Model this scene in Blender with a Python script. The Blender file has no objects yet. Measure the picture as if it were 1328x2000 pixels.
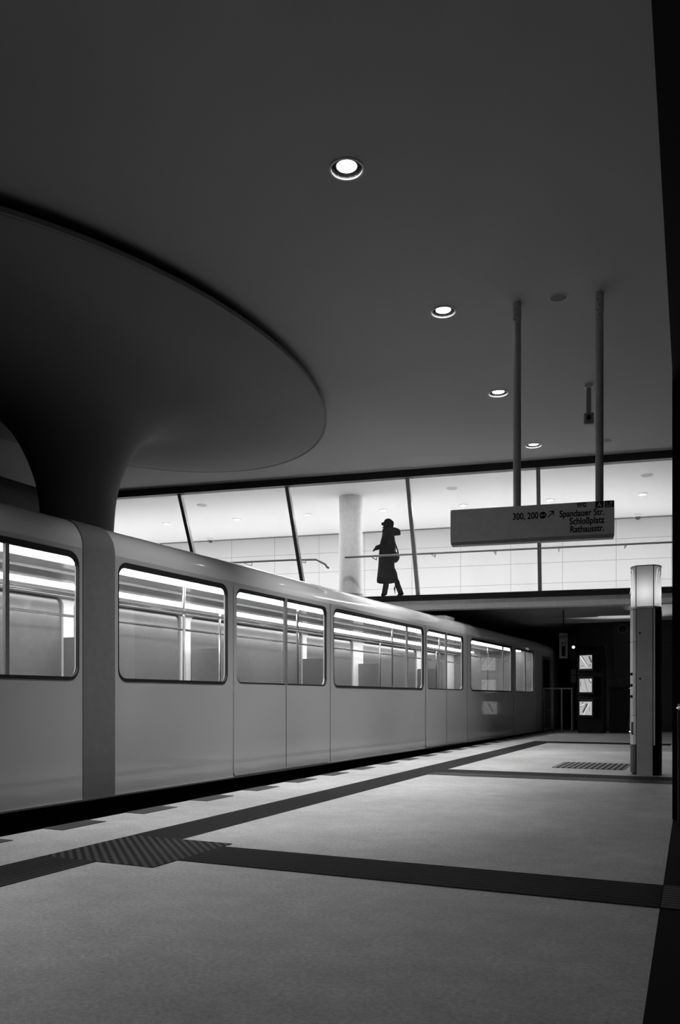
import bpy, bmesh, math, random
from mathutils import Vector, Matrix
from mathutils.geometry import tessellate_polygon
random.seed(4)
R = math.radians
scene = bpy.context.scene
col = scene.collection

# ------------------------------------------------------------------ camera, world, light, exposure
cam_d = bpy.data.cameras.new('camera'); cam = bpy.data.objects.new('camera', cam_d); col.objects.link(cam)
cam_d.sensor_fit = 'VERTICAL'; cam_d.sensor_height = 36.0; cam_d.sensor_width = 24.0
cam_d.lens = 28.8; cam_d.shift_y = 0.1825; cam_d.clip_start = 0.05; cam_d.clip_end = 200
cam.location = (0, 0, 0.95); cam.rotation_euler = (R(90), 0, R(24.58))
scene.camera = cam
w = bpy.data.worlds.new('world'); scene.world = w; w.use_nodes = True
w.node_tree.nodes['Background'].inputs[0].default_value = (0.5, 0.5, 0.5, 1)
w.node_tree.nodes['Background'].inputs[1].default_value = 0.002
scene.view_settings.view_transform = 'Standard'; scene.view_settings.look = 'None'
scene.view_settings.exposure = 0.0; scene.view_settings.gamma = 1.0
scene.view_settings.use_curve_mapping = False
scene.cycles.max_bounces = 8; scene.cycles.diffuse_bounces = 4; scene.cycles.glossy_bounces = 4
scene.cycles.transparent_max_bounces = 12; scene.cycles.sample_clamp_indirect = 4.0
scene.cycles.use_denoising = True

HALL_Z = 5.75                 # ceiling height
SPOT_POWER = {-2.3: 0, 0.75: 0, 3.75: 150, 6.77: 760, 9.77: 900, 12.73: 700, 15.63: 430}
MEZZ_POWER = 108
TRAIN_STRIP = 20.0
BR = R(9.35)                  # the bridge lies a little askew to the tracks
BO = Vector((-.81, 18.43, 0)) # near right corner of the bridge edge

def light(name, kind, loc, power, **kw):
    d = bpy.data.lights.new(name, kind); d.energy = power
    for k, v in kw.items():
        if k != 'rot': setattr(d, k, v)
    o = bpy.data.objects.new(name, d); o.location = loc
    if 'rot' in kw: o.rotation_euler = kw['rot']
    col.objects.link(o); return o
def B(l, d, z):               # bridge frame: l metres leftwards along it, d metres inward
    c, s = math.cos(BR), math.sin(BR)
    return (BO.x - l*c - d*s, BO.y - l*s + d*c, z)
# ceiling lamps of the lit passage behind the glass
for l in (0.4, 4.6, 8.7, 12.7, 16.8, 20.2):
    light('passage_light', 'AREA', B(l, 1.9, 5.70), MEZZ_POWER, shape='RECTANGLE', size=3.2, size_y=.5, rot=(0, 0, BR))

for l in (-.2, 3.6, 7.4, 11.2, 15.0):   # unseen fill lights added behind the glazing head to brighten the train roof
    light('added_roof_fill', 'AREA', B(l, -1.05, 5.72), 32, shape='RECTANGLE', size=3.6, size_y=.12, rot=(0, 0, BR))

# ------------------------------------------------------------------ materials
MATS = {}
def mat(name, c, rough=.5, metal=0., coat=0., emit=None, noise=None, bump=None, spec=.5):
    if name in MATS: return MATS[name]
    m = bpy.data.materials.new(name); m.use_nodes = True; nt = m.node_tree; b = nt.nodes['Principled BSDF']
    c3 = (c, c, c*1.0) if not isinstance(c, tuple) else c
    b.inputs['Base Color'].default_value = (*c3, 1); b.inputs['Roughness'].default_value = rough
    b.inputs['Metallic'].default_value = metal; b.inputs['Coat Weight'].default_value = coat
    b.inputs['Coat Roughness'].default_value = .05; b.inputs['Specular IOR Level'].default_value = spec
    if emit:
        b.inputs['Emission Color'].default_value = (1, 1, 1, 1); b.inputs['Emission Strength'].default_value = emit
    tc = nt.nodes.new('ShaderNodeTexCoord')
    n = nt.nodes.new('ShaderNodeTexNoise'); n.inputs['Scale'].default_value = (noise or (12, .06))[0]; n.inputs['Detail'].default_value = 5
    nt.links.new(tc.outputs['Object'], n.inputs['Vector'])
    a = (noise or (12, .06))[1]
    r = nt.nodes.new('ShaderNodeMapRange'); r.inputs['From Min'].default_value = .3; r.inputs['From Max'].default_value = .7
    r.inputs['To Min'].default_value = 1-a; r.inputs['To Max'].default_value = 1+a
    nt.links.new(n.outputs['Fac'], r.inputs['Value'])
    v = nt.nodes.new('ShaderNodeVectorMath'); v.operation = 'SCALE'; v.inputs[0].default_value = c3
    nt.links.new(r.outputs['Result'], v.inputs['Scale']); nt.links.new(v.outputs['Vector'], b.inputs['Base Color'])
    if bump:
        bp = nt.nodes.new('ShaderNodeBump'); bp.inputs['Strength'].default_value = bump; bp.inputs['Distance'].default_value = .004
        nt.links.new(n.outputs['Fac'], bp.inputs['Height']); nt.links.new(bp.outputs['Normal'], b.inputs['Normal'])
    MATS[name] = m; return m

def ribbed(name, lo, hi, axis, period, rot=0.0, dots=False, rough=.8):
    """rubber tactile paving: parallel ribs (or studs) in the object's own space"""
    m = bpy.data.materials.new(name); m.use_nodes = True; nt = m.node_tree; b = nt.nodes['Principled BSDF']
    b.inputs['Roughness'].default_value = rough; b.inputs['Specular IOR Level'].default_value = .12
    tc = nt.nodes.new('ShaderNodeTexCoord'); mp = nt.nodes.new('ShaderNodeMapping'); mp.inputs['Rotation'].default_value = (0, 0, rot)
    nt.links.new(tc.outputs['Object'], mp.inputs['Vector'])
    sx = nt.nodes.new('ShaderNodeSeparateXYZ'); nt.links.new(mp.outputs['Vector'], sx.inputs[0])
    def wave(ax):
        mu = nt.nodes.new('ShaderNodeMath'); mu.operation = 'MULTIPLY'; mu.inputs[1].default_value = 2*math.pi/period
        nt.links.new(sx.outputs[ax], mu.inputs[0])
        si = nt.nodes.new('ShaderNodeMath'); si.operation = 'SINE'; nt.links.new(mu.outputs[0], si.inputs[0])
        mr = nt.nodes.new('ShaderNodeMapRange'); mr.inputs['From Min'].default_value = -.4; mr.inputs['From Max'].default_value = .4
        nt.links.new(si.outputs[0], mr.inputs['Value']); return mr.outputs['Result']
    f = wave(axis)
    if dots:
        mu = nt.nodes.new('ShaderNodeMath'); mu.operation = 'MULTIPLY'
        nt.links.new(f, mu.inputs[0]); nt.links.new(wave(1-axis), mu.inputs[1]); f = mu.outputs[0]
    mx = nt.nodes.new('ShaderNodeMix'); mx.data_type = 'RGBA'
    mx.inputs[6].default_value = (lo, lo, lo, 1); mx.inputs[7].default_value = (hi, hi, hi, 1)
    nt.links.new(f, mx.inputs[0]); nt.links.new(mx.outputs[2], b.inputs['Base Color'])
    bp = nt.nodes.new('ShaderNodeBump'); bp.inputs['Strength'].default_value = .6; bp.inputs['Distance'].default_value = .006
    nt.links.new(f, bp.inputs['Height']); nt.links.new(bp.outputs['Normal'], b.inputs['Normal'])
    return m

def terrazzo():
    m = bpy.data.materials.new('terrazzo'); m.use_nodes = True; nt = m.node_tree; b = nt.nodes['Principled BSDF']
    tc = nt.nodes.new('ShaderNodeTexCoord')
    def noise(scale, det, lo, hi, a, z, stretch=None):
        n = nt.nodes.new('ShaderNodeTexNoise'); n.inputs['Scale'].default_value = scale; n.inputs['Detail'].default_value = det
        n.inputs['Roughness'].default_value = .6
        if stretch:
            mp = nt.nodes.new('ShaderNodeMapping'); mp.inputs['Scale'].default_value = stretch; mp.inputs['Rotation'].default_value = (0, 0, R(20))
            nt.links.new(tc.outputs['Object'], mp.inputs['Vector']); nt.links.new(mp.outputs['Vector'], n.inputs['Vector'])
        else: nt.links.new(tc.outputs['Object'], n.inputs['Vector'])
        r = nt.nodes.new('ShaderNodeMapRange'); r.inputs['From Min'].default_value = lo; r.inputs['From Max'].default_value = hi
        r.inputs['To Min'].default_value = a; r.inputs['To Max'].default_value = z
        nt.links.new(n.outputs['Fac'], r.inputs['Value']); return r.outputs['Result']
    outs = [noise(1.3, 6, .3, .7, .84, 1.12), noise(6, 8, .3, .7, .88, 1.1), noise(50, 5, .3, .7, .74, 1.22),
            noise(190, 2, .3, .7, .74, 1.22), noise(30, 9, .27, .31, .45, 1.0)]
    cur = outs[0]
    for o in outs[1:]:
        mu = nt.nodes.new('ShaderNodeMath'); mu.operation = 'MULTIPLY'; nt.links.new(cur, mu.inputs[0]); nt.links.new(o, mu.inputs[1]); cur = mu.outputs[0]
    mu = nt.nodes.new('ShaderNodeMath'); mu.operation = 'MULTIPLY'; mu.inputs[1].default_value = .50; nt.links.new(cur, mu.inputs[0])
    cb = nt.nodes.new('ShaderNodeCombineXYZ')
    for i in range(3): nt.links.new(mu.outputs[0], cb.inputs[i])
    nt.links.new(cb.outputs[0], b.inputs['Base Color']); b.inputs['Roughness'].default_value = .55; b.inputs['Specular IOR Level'].default_value = .3
    return m

def panelled(name, base, joint, w_, h_, jw=.012, axes=(0, 2), rough=.35, off=(0, 0), spec=.5):
    """large cladding panels with thin joints, in the object's own space"""
    m = bpy.data.materials.new(name); m.use_nodes = True; nt = m.node_tree; b = nt.nodes['Principled BSDF']
    b.inputs['Roughness'].default_value = rough; b.inputs['Specular IOR Level'].default_value = spec
    tc = nt.nodes.new('ShaderNodeTexCoord'); sx = nt.nodes.new('ShaderNodeSeparateXYZ'); nt.links.new(tc.outputs['Object'], sx.inputs[0])
    outs = []
    for ax, p, of in ((axes[0], w_, off[0]), (axes[1], h_, off[1])):
        ad = nt.nodes.new('ShaderNodeMath'); ad.operation = 'ADD'; ad.inputs[1].default_value = -of + 100*p; nt.links.new(sx.outputs[ax], ad.inputs[0])
        mo = nt.nodes.new('ShaderNodeMath'); mo.operation = 'MODULO'; mo.inputs[1].default_value = p; nt.links.new(ad.outputs[0], mo.inputs[0])
        lt = nt.nodes.new('ShaderNodeMath'); lt.operation = 'LESS_THAN'; lt.inputs[1].default_value = jw; nt.links.new(mo.outputs[0], lt.inputs[0]); outs.append(lt.outputs[0])
    mxm = nt.nodes.new('ShaderNodeMath'); mxm.operation = 'MAXIMUM'; nt.links.new(outs[0], mxm.inputs[0]); nt.links.new(outs[1], mxm.inputs[1])
    mx = nt.nodes.new('ShaderNodeMix'); mx.data_type = 'RGBA'
    mx.inputs[6].default_value = (base, base, base, 1); mx.inputs[7].default_value = (joint, joint, joint, 1)
    nt.links.new(mxm.outputs[0], mx.inputs[0]); nt.links.new(mx.outputs[2], b.inputs['Base Color'])
    return m

def glass(name, tint, refl):
    m = bpy.data.materials.new(name); m.use_nodes = True; nt = m.node_tree; nt.nodes.clear()
    o = nt.nodes.new('ShaderNodeOutputMaterial'); t = nt.nodes.new('ShaderNodeBsdfTransparent'); t.inputs[0].default_value = (tint, tint, tint, 1)
    g = nt.nodes.new('ShaderNodeBsdfGlossy'); g.inputs['Roughness'].default_value = .02
    f = nt.nodes.new('ShaderNodeLayerWeight'); f.inputs['Blend'].default_value = .5
    pw = nt.nodes.new('ShaderNodeMath'); pw.operation = 'POWER'; pw.inputs[1].default_value = 4; nt.links.new(f.outputs['Facing'], pw.inputs[0])
    mu = nt.nodes.new('ShaderNodeMath'); mu.operation = 'MULTIPLY_ADD'; mu.inputs[1].default_value = .7*refl; mu.inputs[2].default_value = .035*refl; mu.use_clamp = True
    nt.links.new(pw.outputs[0], mu.inputs[0])
    mx = nt.nodes.new('ShaderNodeMixShader'); nt.links.new(mu.outputs[0], mx.inputs[0]); nt.links.new(t.outputs[0], mx.inputs[1]); nt.links.new(g.outputs[0], mx.inputs[2])
    nt.links.new(mx.outputs[0], o.inputs[0]); return m

def emissive(name, s, c=1.0):
    m = bpy.data.materials.new(name); m.use_nodes = True; nt = m.node_tree; b = nt.nodes['Principled BSDF']
    b.inputs['Base Color'].default_value = (.1, .1, .1, 1); b.inputs['Emission Color'].default_value = (c, c, c, 1); b.inputs['Emission Strength'].default_value = s
    return m

def translucent(name, c):
    m = bpy.data.materials.new(name); m.use_nodes = True; nt = m.node_tree; nt.nodes.clear()
    o = nt.nodes.new('ShaderNodeOutputMaterial'); t = nt.nodes.new('ShaderNodeBsdfTranslucent'); t.inputs[0].default_value = (c, c, c, 1)
    d = nt.nodes.new('ShaderNodeBsdfDiffuse'); d.inputs[0].default_value = (.3, .3, .3, 1)
    mx = nt.nodes.new('ShaderNodeMixShader'); mx.inputs[0].default_value = .6
    nt.links.new(d.outputs[0], mx.inputs[1]); nt.links.new(t.outputs[0], mx.inputs[2]); nt.links.new(mx.outputs[0], o.inputs[0]); return m

M_TERR = terrazzo()
M_BLKFLOOR = mat('black_stone', .008, .8, spec=.05)
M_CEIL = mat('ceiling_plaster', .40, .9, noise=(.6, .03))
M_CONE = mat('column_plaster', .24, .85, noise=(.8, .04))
M_SHADOW = mat('dark_reveal', .012, .8)
M_BLKPANEL = panelled('black_panels', .006, .002, 1.2, 1.3, axes=(1, 2), rough=.5, spec=.15)
M_MEZZWALL = panelled('white_panels', .58, .26, 1.372, .5567, .012, axes=(0, 2), rough=.6, off=(.53, .183+.0))
M_WHITE = mat('white_plaster', .93, .8, noise=(1, .01))
M_MEZZFLOOR = mat('pale_floor', .85, .5, noise=(5, .02))
M_DARKMETAL = mat('dark_metal', .05, .4, .6)
M_MULL = mat('mullion_metal', .2, .4, .3)
M_BEAM = mat('beam_black', .014, .5)
M_FASCIA = mat('fascia_grey', .75, .55)
M_ALU = mat('brushed_metal', .45, .35, .8)
M_CHROME = mat('chrome', .8, .12, 1.0)
M_BLACK = mat('black_paint', .008, .5, spec=.25)
M_RUBBER = mat('black_rubber', .01, .7)
M_SIGN = mat('sign_face', .80, .35)
M_SIGNEDGE = mat('sign_edge', .4, .4)
M_INK = mat('sign_ink', .006, .6, spec=.1)
M_POLE = mat('pole_paint', .5, .35)
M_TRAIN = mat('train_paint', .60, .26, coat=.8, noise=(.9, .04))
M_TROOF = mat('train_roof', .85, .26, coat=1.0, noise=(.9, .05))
M_TIN = mat('train_interior', .78, .5)
M_TSEAT = mat('seat_fabric', .07, .8, noise=(60, .4))
M_TFLOOR = mat('train_floor', .06, .6)
M_LAMP = emissive('lamp_glow', 18)
M_STRIP = emissive('tube_glow', TRAIN_STRIP)
M_GLASS = glass('clear_glass', .98, .5)
M_TGLASS = glass('train_glass', .88, 1.0)
M_TILE = panelled('dark_tiles', .011, .003, 1.3, .62, .025, axes=(0, 2), rough=.5, off=(.55, .08))
M_LOUVRE = panelled('dark_louvre', .008, .003, 99, .06, .022, axes=(0, 2), rough=.6)
M_CLOTH = mat('black_cloth', .0012, .95, noise=(80, .2), spec=.0)
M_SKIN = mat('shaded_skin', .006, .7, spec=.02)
M_POST = mat('help_post_grey', .58, .4)
M_POSTLIGHT = mat('help_post_pale', .72, .35)
M_TRIM = mat('white_trim', .75, .4)

# ------------------------------------------------------------------ builders
class MB:
    def __init__(s): s.v = []; s.f = []; s.mi = []
    def add(s, vs, fs, mi=0):
        n = len(s.v); s.v += [tuple(v) for v in vs]; s.f += [tuple(i+n for i in f) for f in fs]; s.mi += [mi]*len(fs); return s
    def box(s, x0, x1, y0, y1, z0, z1, mi=0):
        return s.add([(x, y, z) for z in (z0, z1) for y in (y0, y1) for x in (x0, x1)],
            [(0, 2, 3, 1), (4, 5, 7, 6), (0, 1, 5, 4), (2, 6, 7, 3), (0, 4, 6, 2), (1, 3, 7, 5)], mi)
    def cyl(s, p, q, r, n=20, r2=None, caps=True, mi=0):
        p, q = Vector(p), Vector(q); r2 = r if r2 is None else r2
        a = (q-p).normalized(); u = a.orthogonal().normalized(); w_ = a.cross(u)
        vs = []
        for c, rr in ((p, r), (q, r2)):
            vs += [c + rr*(math.cos(t)*u + math.sin(t)*w_) for t in [2*math.pi*i/n for i in range(n)]]
        fs = [(i, (i+1) % n, n+(i+1) % n, n+i) for i in range(n)]
        if caps: fs += [tuple(range(n-1, -1, -1)), tuple(range(n, 2*n))]
        return s.add(vs, fs, mi)
    def tube(s, pts, r, n=12, mi=0):
        pts = [Vector(p) for p in pts]; rs = r if isinstance(r, (list, tuple)) else [r]*len(pts)
        rings = []; u = None
        for i, p in enumerate(pts):
            a = (pts[min(i+1, len(pts)-1)] - pts[max(i-1, 0)]).normalized()
            if u is None: u = a.orthogonal().normalized()
            u = (u - a*u.dot(a)).normalized(); w_ = a.cross(u)
            rings.append([p + rs[i]*(math.cos(2*math.pi*k/n)*u + math.sin(2*math.pi*k/n)*w_) for k in range(n)])
        vs = [v for g in rings for v in g]
        fs = [(i*n+k, i*n+(k+1) % n, (i+1)*n+(k+1) % n, (i+1)*n+k) for i in range(len(pts)-1) for k in range(n)]
        fs += [tuple(range(n-1, -1, -1)), tuple((len(pts)-1)*n+k for k in range(n))]
        return s.add(vs, fs, mi)
    def lathe(s, prof, n=48, sx=1., sy=1., mi=0, cap=False):
        """prof: (r, z) or (rx, ry, z)"""
        vs = []
        for q in prof:
            rx, ry, z = q if len(q) == 3 else (q[0], q[0], q[1])
            vs += [(rx*sx*math.cos(2*math.pi*k/n), ry*sy*math.sin(2*math.pi*k/n), z) for k in range(n)]
        fs = [(i*n+k, i*n+(k+1) % n, (i+1)*n+(k+1) % n, (i+1)*n+k) for i in range(len(prof)-1) for k in range(n)]
        if cap: fs += [tuple(range(n-1, -1, -1)), tuple((len(prof)-1)*n+k for k in range(n))]
        return s.add(vs, fs, mi)
    def loft(s, rings, cap=True, mi=0):
        n = len(rings[0]); vs = [v for g in rings for v in g]
        fs = [(i*n+k, i*n+(k+1) % n, (i+1)*n+(k+1) % n, (i+1)*n+k) for i in range(len(rings)-1) for k in range(n)]
        if cap: fs += [tuple(range(n-1, -1, -1)), tuple((len(rings)-1)*n+k for k in range(n))]
        return s.add(vs, fs, mi)
    def plate(s, outer, holes, to3, t0, t1, mi=0):
        """a flat plate with holes; to3(u, v, t) places it; t0..t1 is its thickness"""
        loops = [[Vector((u, v, 0)) for u, v in outer]] + [[Vector((u, v, 0)) for u, v in h] for h in holes]
        tri = tessellate_polygon(loops); flat = [p for L in loops for p in L]; n = len(flat)
        vs = [to3(p.x, p.y, t0) for p in flat] + [to3(p.x, p.y, t1) for p in flat]
        fs = [tuple(t) for t in tri] + [tuple(i+n for i in reversed(t)) for t in tri]
        b = 0
        for L in loops:
            m = len(L); fs += [(b+i, b+(i+1) % m, n+b+(i+1) % m, n+b+i) for i in range(m)]; b += m
        return s.add(vs, fs, mi)
    def build(s, name, m, parent=None, loc=None, rot=None, bevel=0, smooth=None, subsurf=0):
        me = bpy.data.meshes.new(name); me.from_pydata(s.v, [], s.f); me.update()
        bm = bmesh.new(); bm.from_mesh(me); bmesh.ops.recalc_face_normals(bm, faces=bm.faces); bm.to_mesh(me); bm.free()
        for mm in (m if isinstance(m, (list, tuple)) else [m]): me.materials.append(mm)
        for p, i in zip(me.polygons, s.mi): p.material_index = i
        o = bpy.data.objects.new(name, me); col.objects.link(o)
        if parent: o.parent = parent
        if loc: o.location = loc
        if rot: o.rotation_euler = rot
        if smooth is not None:
            me.polygons.foreach_set('use_smooth', [True]*len(me.polygons))
            if smooth < 180: me.set_sharp_from_angle(angle=R(smooth))
        if bevel:
            b = o.modifiers.new('bevel', 'BEVEL'); b.width = bevel; b.segments = 2; b.limit_method = 'ANGLE'
        if subsurf:
            b = o.modifiers.new('sub', 'SUBSURF'); b.levels = subsurf; b.render_levels = subsurf
        return o
def tag(o, label=None, cat=None, group=None, kind=None):
    if label: o['label'] = label
    if cat: o['category'] = cat
    if group: o['group'] = group
    if kind: o['kind'] = kind
    return o
def empty(name, loc, rz=0, label=None, cat=None, group=None):
    o = bpy.data.objects.new(name, None); o.empty_display_size = .1; o.location = loc; o.rotation_euler = (0, 0, rz)
    col.objects.link(o); return tag(o, label, cat, group)
def copy_tree(o, parent=None):
    c = o.copy(); col.objects.link(c)
    if parent: c.parent = parent
    for ch in list(o.children): copy_tree(ch, c)
    return c
def struct(o): o['kind'] = 'structure'; return o
def rrect(u0, u1, v0, v1, r, n=6):
    out = []
    for cx, cy, a in ((u1-r, v1-r, 0), (u0+r, v1-r, 90), (u0+r, v0+r, 180), (u1-r, v0+r, 270)):
        out += [(cx+r*math.cos(R(a+90*k/n)), cy+r*math.sin(R(a+90*k/n))) for k in range(n+1)]
    return out
def circle(cx, cy, r, n=32): return [(cx+r*math.cos(2*math.pi*k/n), cy+r*math.sin(2*math.pi*k/n)) for k in range(n)]
def text(name, s, size, m, parent, loc, rot=(R(90), 0, 0), align='LEFT', ext=.0015, sx=1.0, bold=.0):
    cu = bpy.data.curves.new(name, 'FONT'); cu.body = s; cu.size = size; cu.align_x = align; cu.extrude = ext; cu.offset = bold
    t = bpy.data.objects.new(name+'_tmp', cu); col.objects.link(t)
    bpy.context.view_layer.update()
    me = bpy.data.meshes.new_from_object(t.evaluated_get(bpy.context.evaluated_depsgraph_get()))
    me.name = name
    bpy.data.objects.remove(t); bpy.data.curves.remove(cu)
    for v in me.vertices: v.co.x *= sx
    me.materials.clear(); me.materials.append(m)
    o = bpy.data.objects.new(name, me); col.objects.link(o); o.parent = parent; o.location = loc; o.rotation_euler = rot
    return o

# ------------------------------------------------------------------ floor
EDGE = lambda y: -.13-.0244*y                              # where the pale floor meets the black one
PX = -4.47                                                 # platform edge
def flat(poly, z0, z1): return MB().plate(poly, [], lambda u, v, t: (u, v, t), z0, z1)
struct(flat([(PX, -6), (EDGE(-6), -6), (EDGE(6.97), 6.97), (3.2, 6.97), (3.2, 26), (PX, 26)], -.3, 0).build('floor', M_TERR))
struct(flat([(EDGE(-6), -6), (3.2, -6), (3.2, 6.97), (EDGE(6.97), 6.97)], -.3, 0).build('floor_black', M_BLKFLOOR))
struct(MB().box(-14, PX, -6, 26, -1.3, -1.15).build('floor_trackbed', M_BLACK))
struct(MB().box(PX-.02, PX+.001, -6, 26, -1.2, -.02).build('trim_platform_edge', M_BLACK))

# tactile paving
ribX = ribbed('ribs_along_track', .006, .024, 0, .05)
ribY = ribbed('ribs_across_track', .004, .011, 1, .05)
ribYl = ribbed('ribs_threshold', .03, .12, 1, .05)
ribD = ribbed('ribs_diagonal', .006, .06, 0, .048, R(-45))
stud = ribbed('studs', .006, .045, 0, .06, dots=True)
grate = ribbed('grate_bars', .012, .26, 0, .075)
def strip(name, poly, m, label, cat='tactile strip', z=.004):
    return tag(flat(poly, 0.0, z).build(name, m), label, cat)
strip('tactile_strip', [(-3.68, 4.58), (-3.28, 4.58), (-3.28, 18.6), (-3.68, 18.6)], ribX,
      'long dark ribbed guiding strip running beside the train to the far end')
strip('tactile_strip', [(-3.68, -5.9), (-3.28, -5.9), (-3.28, 3.75), (-3.68, 3.75)], ribX,
      'dark ribbed guiding strip at the lower left, before the diagonal ribbed square')
strip('tactile_square', [(-3.68, 3.75), (-2.87, 3.75), (-2.87, 4.58), (-3.68, 4.58)], ribD,
      'dark square of diagonal ribs where two guiding strips meet', 'tactile square')
strip('tactile_strip', [(-2.87, 3.98), (EDGE(3.98), 3.98), (EDGE(4.47), 4.47), (-2.87, 4.47)], ribY,
      'nearest dark ribbed strip crossing the pale floor to the right')
strip('tactile_strip', [(EDGE(3.98)+.004, 3.98), (1.9, 3.98), (1.9, 4.47), (EDGE(4.47)+.004, 4.47)], ribYl,
      'short lighter ribbed strip crossing the black floor at the right edge')
strip('tactile_strip', [(-3.28, 9.82), (-.36, 9.82), (-.36, 10.2), (-3.28, 10.2)], mat('strip_black', .007, .6, spec=.2),
      'smooth black strip crossing the floor in front of the help post')
strip('studded_strip', [(-3.28, 10.2), (-.36, 10.2), (-.36, 10.62), (-3.28, 10.62)], stud,
      'dark studded strip directly behind the smooth black crossing strip', 'tactile strip', .006)
strip('tactile_strip', [(-3.28, 17.95), (-.82, 17.95), (-.82, 18.6), (-3.28, 18.6)], ribY,
      'farthest dark ribbed crossing strip near the edge of the overpass')
strip('floor_grate', [(-2.04, 11.5), (-1.1, 11.5), (-1.1, 12.55), (-2.04, 12.55)], grate,
      'rectangular barred grate set in the floor left of the help post', 'grate', .008)
mk = None; names = ['nearest the camera', 'second', 'third', 'fourth', 'fifth', 'sixth', 'seventh', 'eighth']
for k in range(-1, 21):
    y0 = 4.545+.925*k
    if y0 > 24.2: break
    if mk is None:
        mk = flat([(0, 0), (.19, 0), (.19, .465), (0, .465)], 0, .004).build('edge_marking', mat('edge_mark', .015, .6)); o = mk
    else: o = mk.copy(); col.objects.link(o)
    o.location = (PX, y0, 0)
    if k < 0: lab = 'dark edge marking at the left border of the frame, the nearest one'
    else:
        ords = ['first', 'second', 'third', 'fourth', 'fifth', 'sixth', 'seventh', 'eighth', 'ninth', 'tenth', 'eleventh', 'twelfth', 'thirteenth', 'fourteenth', 'fifteenth', 'sixteenth', 'seventeenth', 'eighteenth', 'nineteenth', 'twentieth', 'twenty-first', 'twenty-second', 'twenty-third']
        lab = 'dark edge marking on the platform rim, %s fully visible from the left' % ords[k]
    tag(o, lab, 'edge marking', 'dark markings along the platform edge')

# ------------------------------------------------------------------ ceiling and walls
LX = [-3.03, -3.06, -3.09, -3.12, -3.0]
SPOTS = [(-3.03, 3.75), (-3.03, 6.77), (-3.06, 9.77), (-3.09, 12.73), (-3.12, 15.63)]
def bxy(l, d): p = B(l, d, 0); return (p[0], p[1])
hall = [(-14, -6), (3.2, -6), bxy(-4.0, -1.36), bxy(21, -1.36), (-21, 10), (-14, 10)]
struct(MB().plate(hall, [circle(x, y, .142) for x, y in SPOTS], lambda u, v, t: (u, v, t), HALL_Z, HALL_Z+.3).build('ceiling', M_CEIL))
bl = lambda mb, name, m, **k: mb.build(name, m, loc=(BO.x, BO.y, 0), rot=(0, 0, BR), **k)    # in the bridge's own frame: x right, y inward
struct(bl(MB().box(-22, 2, -1.36, 6, HALL_Z, HALL_Z+.3), 'ceiling_passage', M_WHITE))
struct(bl(MB().box(-22, 2, -1.40, -1.22, 5.60, HALL_Z), 'trim_1', M_BEAM))
struct(MB().box(-14.3, -14, -6, 14.9, -1.3, HALL_Z).build('wall_left', M_BLACK))
struct(MB().box(-14.3, -14, 14.9, 30, -1.3, 2.9).build('wall_left_low', M_BLACK))
struct(MB().box(-14, 3.2, -6.3, -6, -1.3, 6).build('wall_back', M_BLACK))
struct(flat([(EDGE(-6), -6), (3.2, -6), (3.2, 6.97), (EDGE(6.97), 6.97)], 3.45, HALL_Z).build('wall_right_upper', M_BLKPANEL))
struct(MB().box(-.305, 3.2, 6.97, 26, 0, HALL_Z).build('wall_right', M_BLKPANEL))
struct(MB().box(3.2, 3.4, -6, 7, 0, 3.45).build('wall_right_recess', M_BLACK))
# end wall below the bridge
struct(MB().box(-2.72, -.3, 0, .3, 0, 3.22).build('wall_end', M_TILE, loc=(0, 25.3, 0)))
struct(MB().box(-3.75, -2.72, 0, .3, 0, 3.22).build('wall_end_louvre', M_LOUVRE, loc=(0, 25.35, 0)))
struct(MB().box(-14, -3.75, 0, .3, -1.3, 3.22).build('wall_tunnel', M_BLACK, loc=(0, 30, 0)))
struct(MB().box(-3.75, -3.70, 25.3, 30, -1.3, 3.22).build('wall_tunnel_side', M_BLACK))

# bridge passage
struct(bl(MB().box(-22, .9, 0.0, .32, 2.96, 3.16), 'trim_2', M_FASCIA))
struct(bl(MB().box(-22, .9, -.04, .30, 3.16, 3.295), 'trim_3', M_BEAM, bevel=.01))
struct(bl(MB().box(-22, .9, .32, 12, 3.22, 3.25), 'ceiling_underpass', mat('underpass_plaster', .45, .6)))
struct(bl(MB().box(-22, .9, .30, 4.6, 3.251, 3.33), 'floor_passage', M_MEZZFLOOR))
struct(bl(MB().box(-22, 2, 4.6, 4.8, 3.25, HALL_Z), 'wall_passage', M_MEZZWALL))
struct(bl(MB().box(-22, 2, 4.585, 4.6, HALL_Z-.035, HALL_Z), 'trim_4', M_MULL))
struct(bl(MB().box(-22, -21.8, -1.2, 4.6, 3.25, HALL_Z), 'wall_passage_left', M_WHITE))
struct(bl(MB().box(.95, 1.1, -1.2, 4.6, 3.3, HALL_Z), 'wall_passage_right', M_WHITE))
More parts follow.
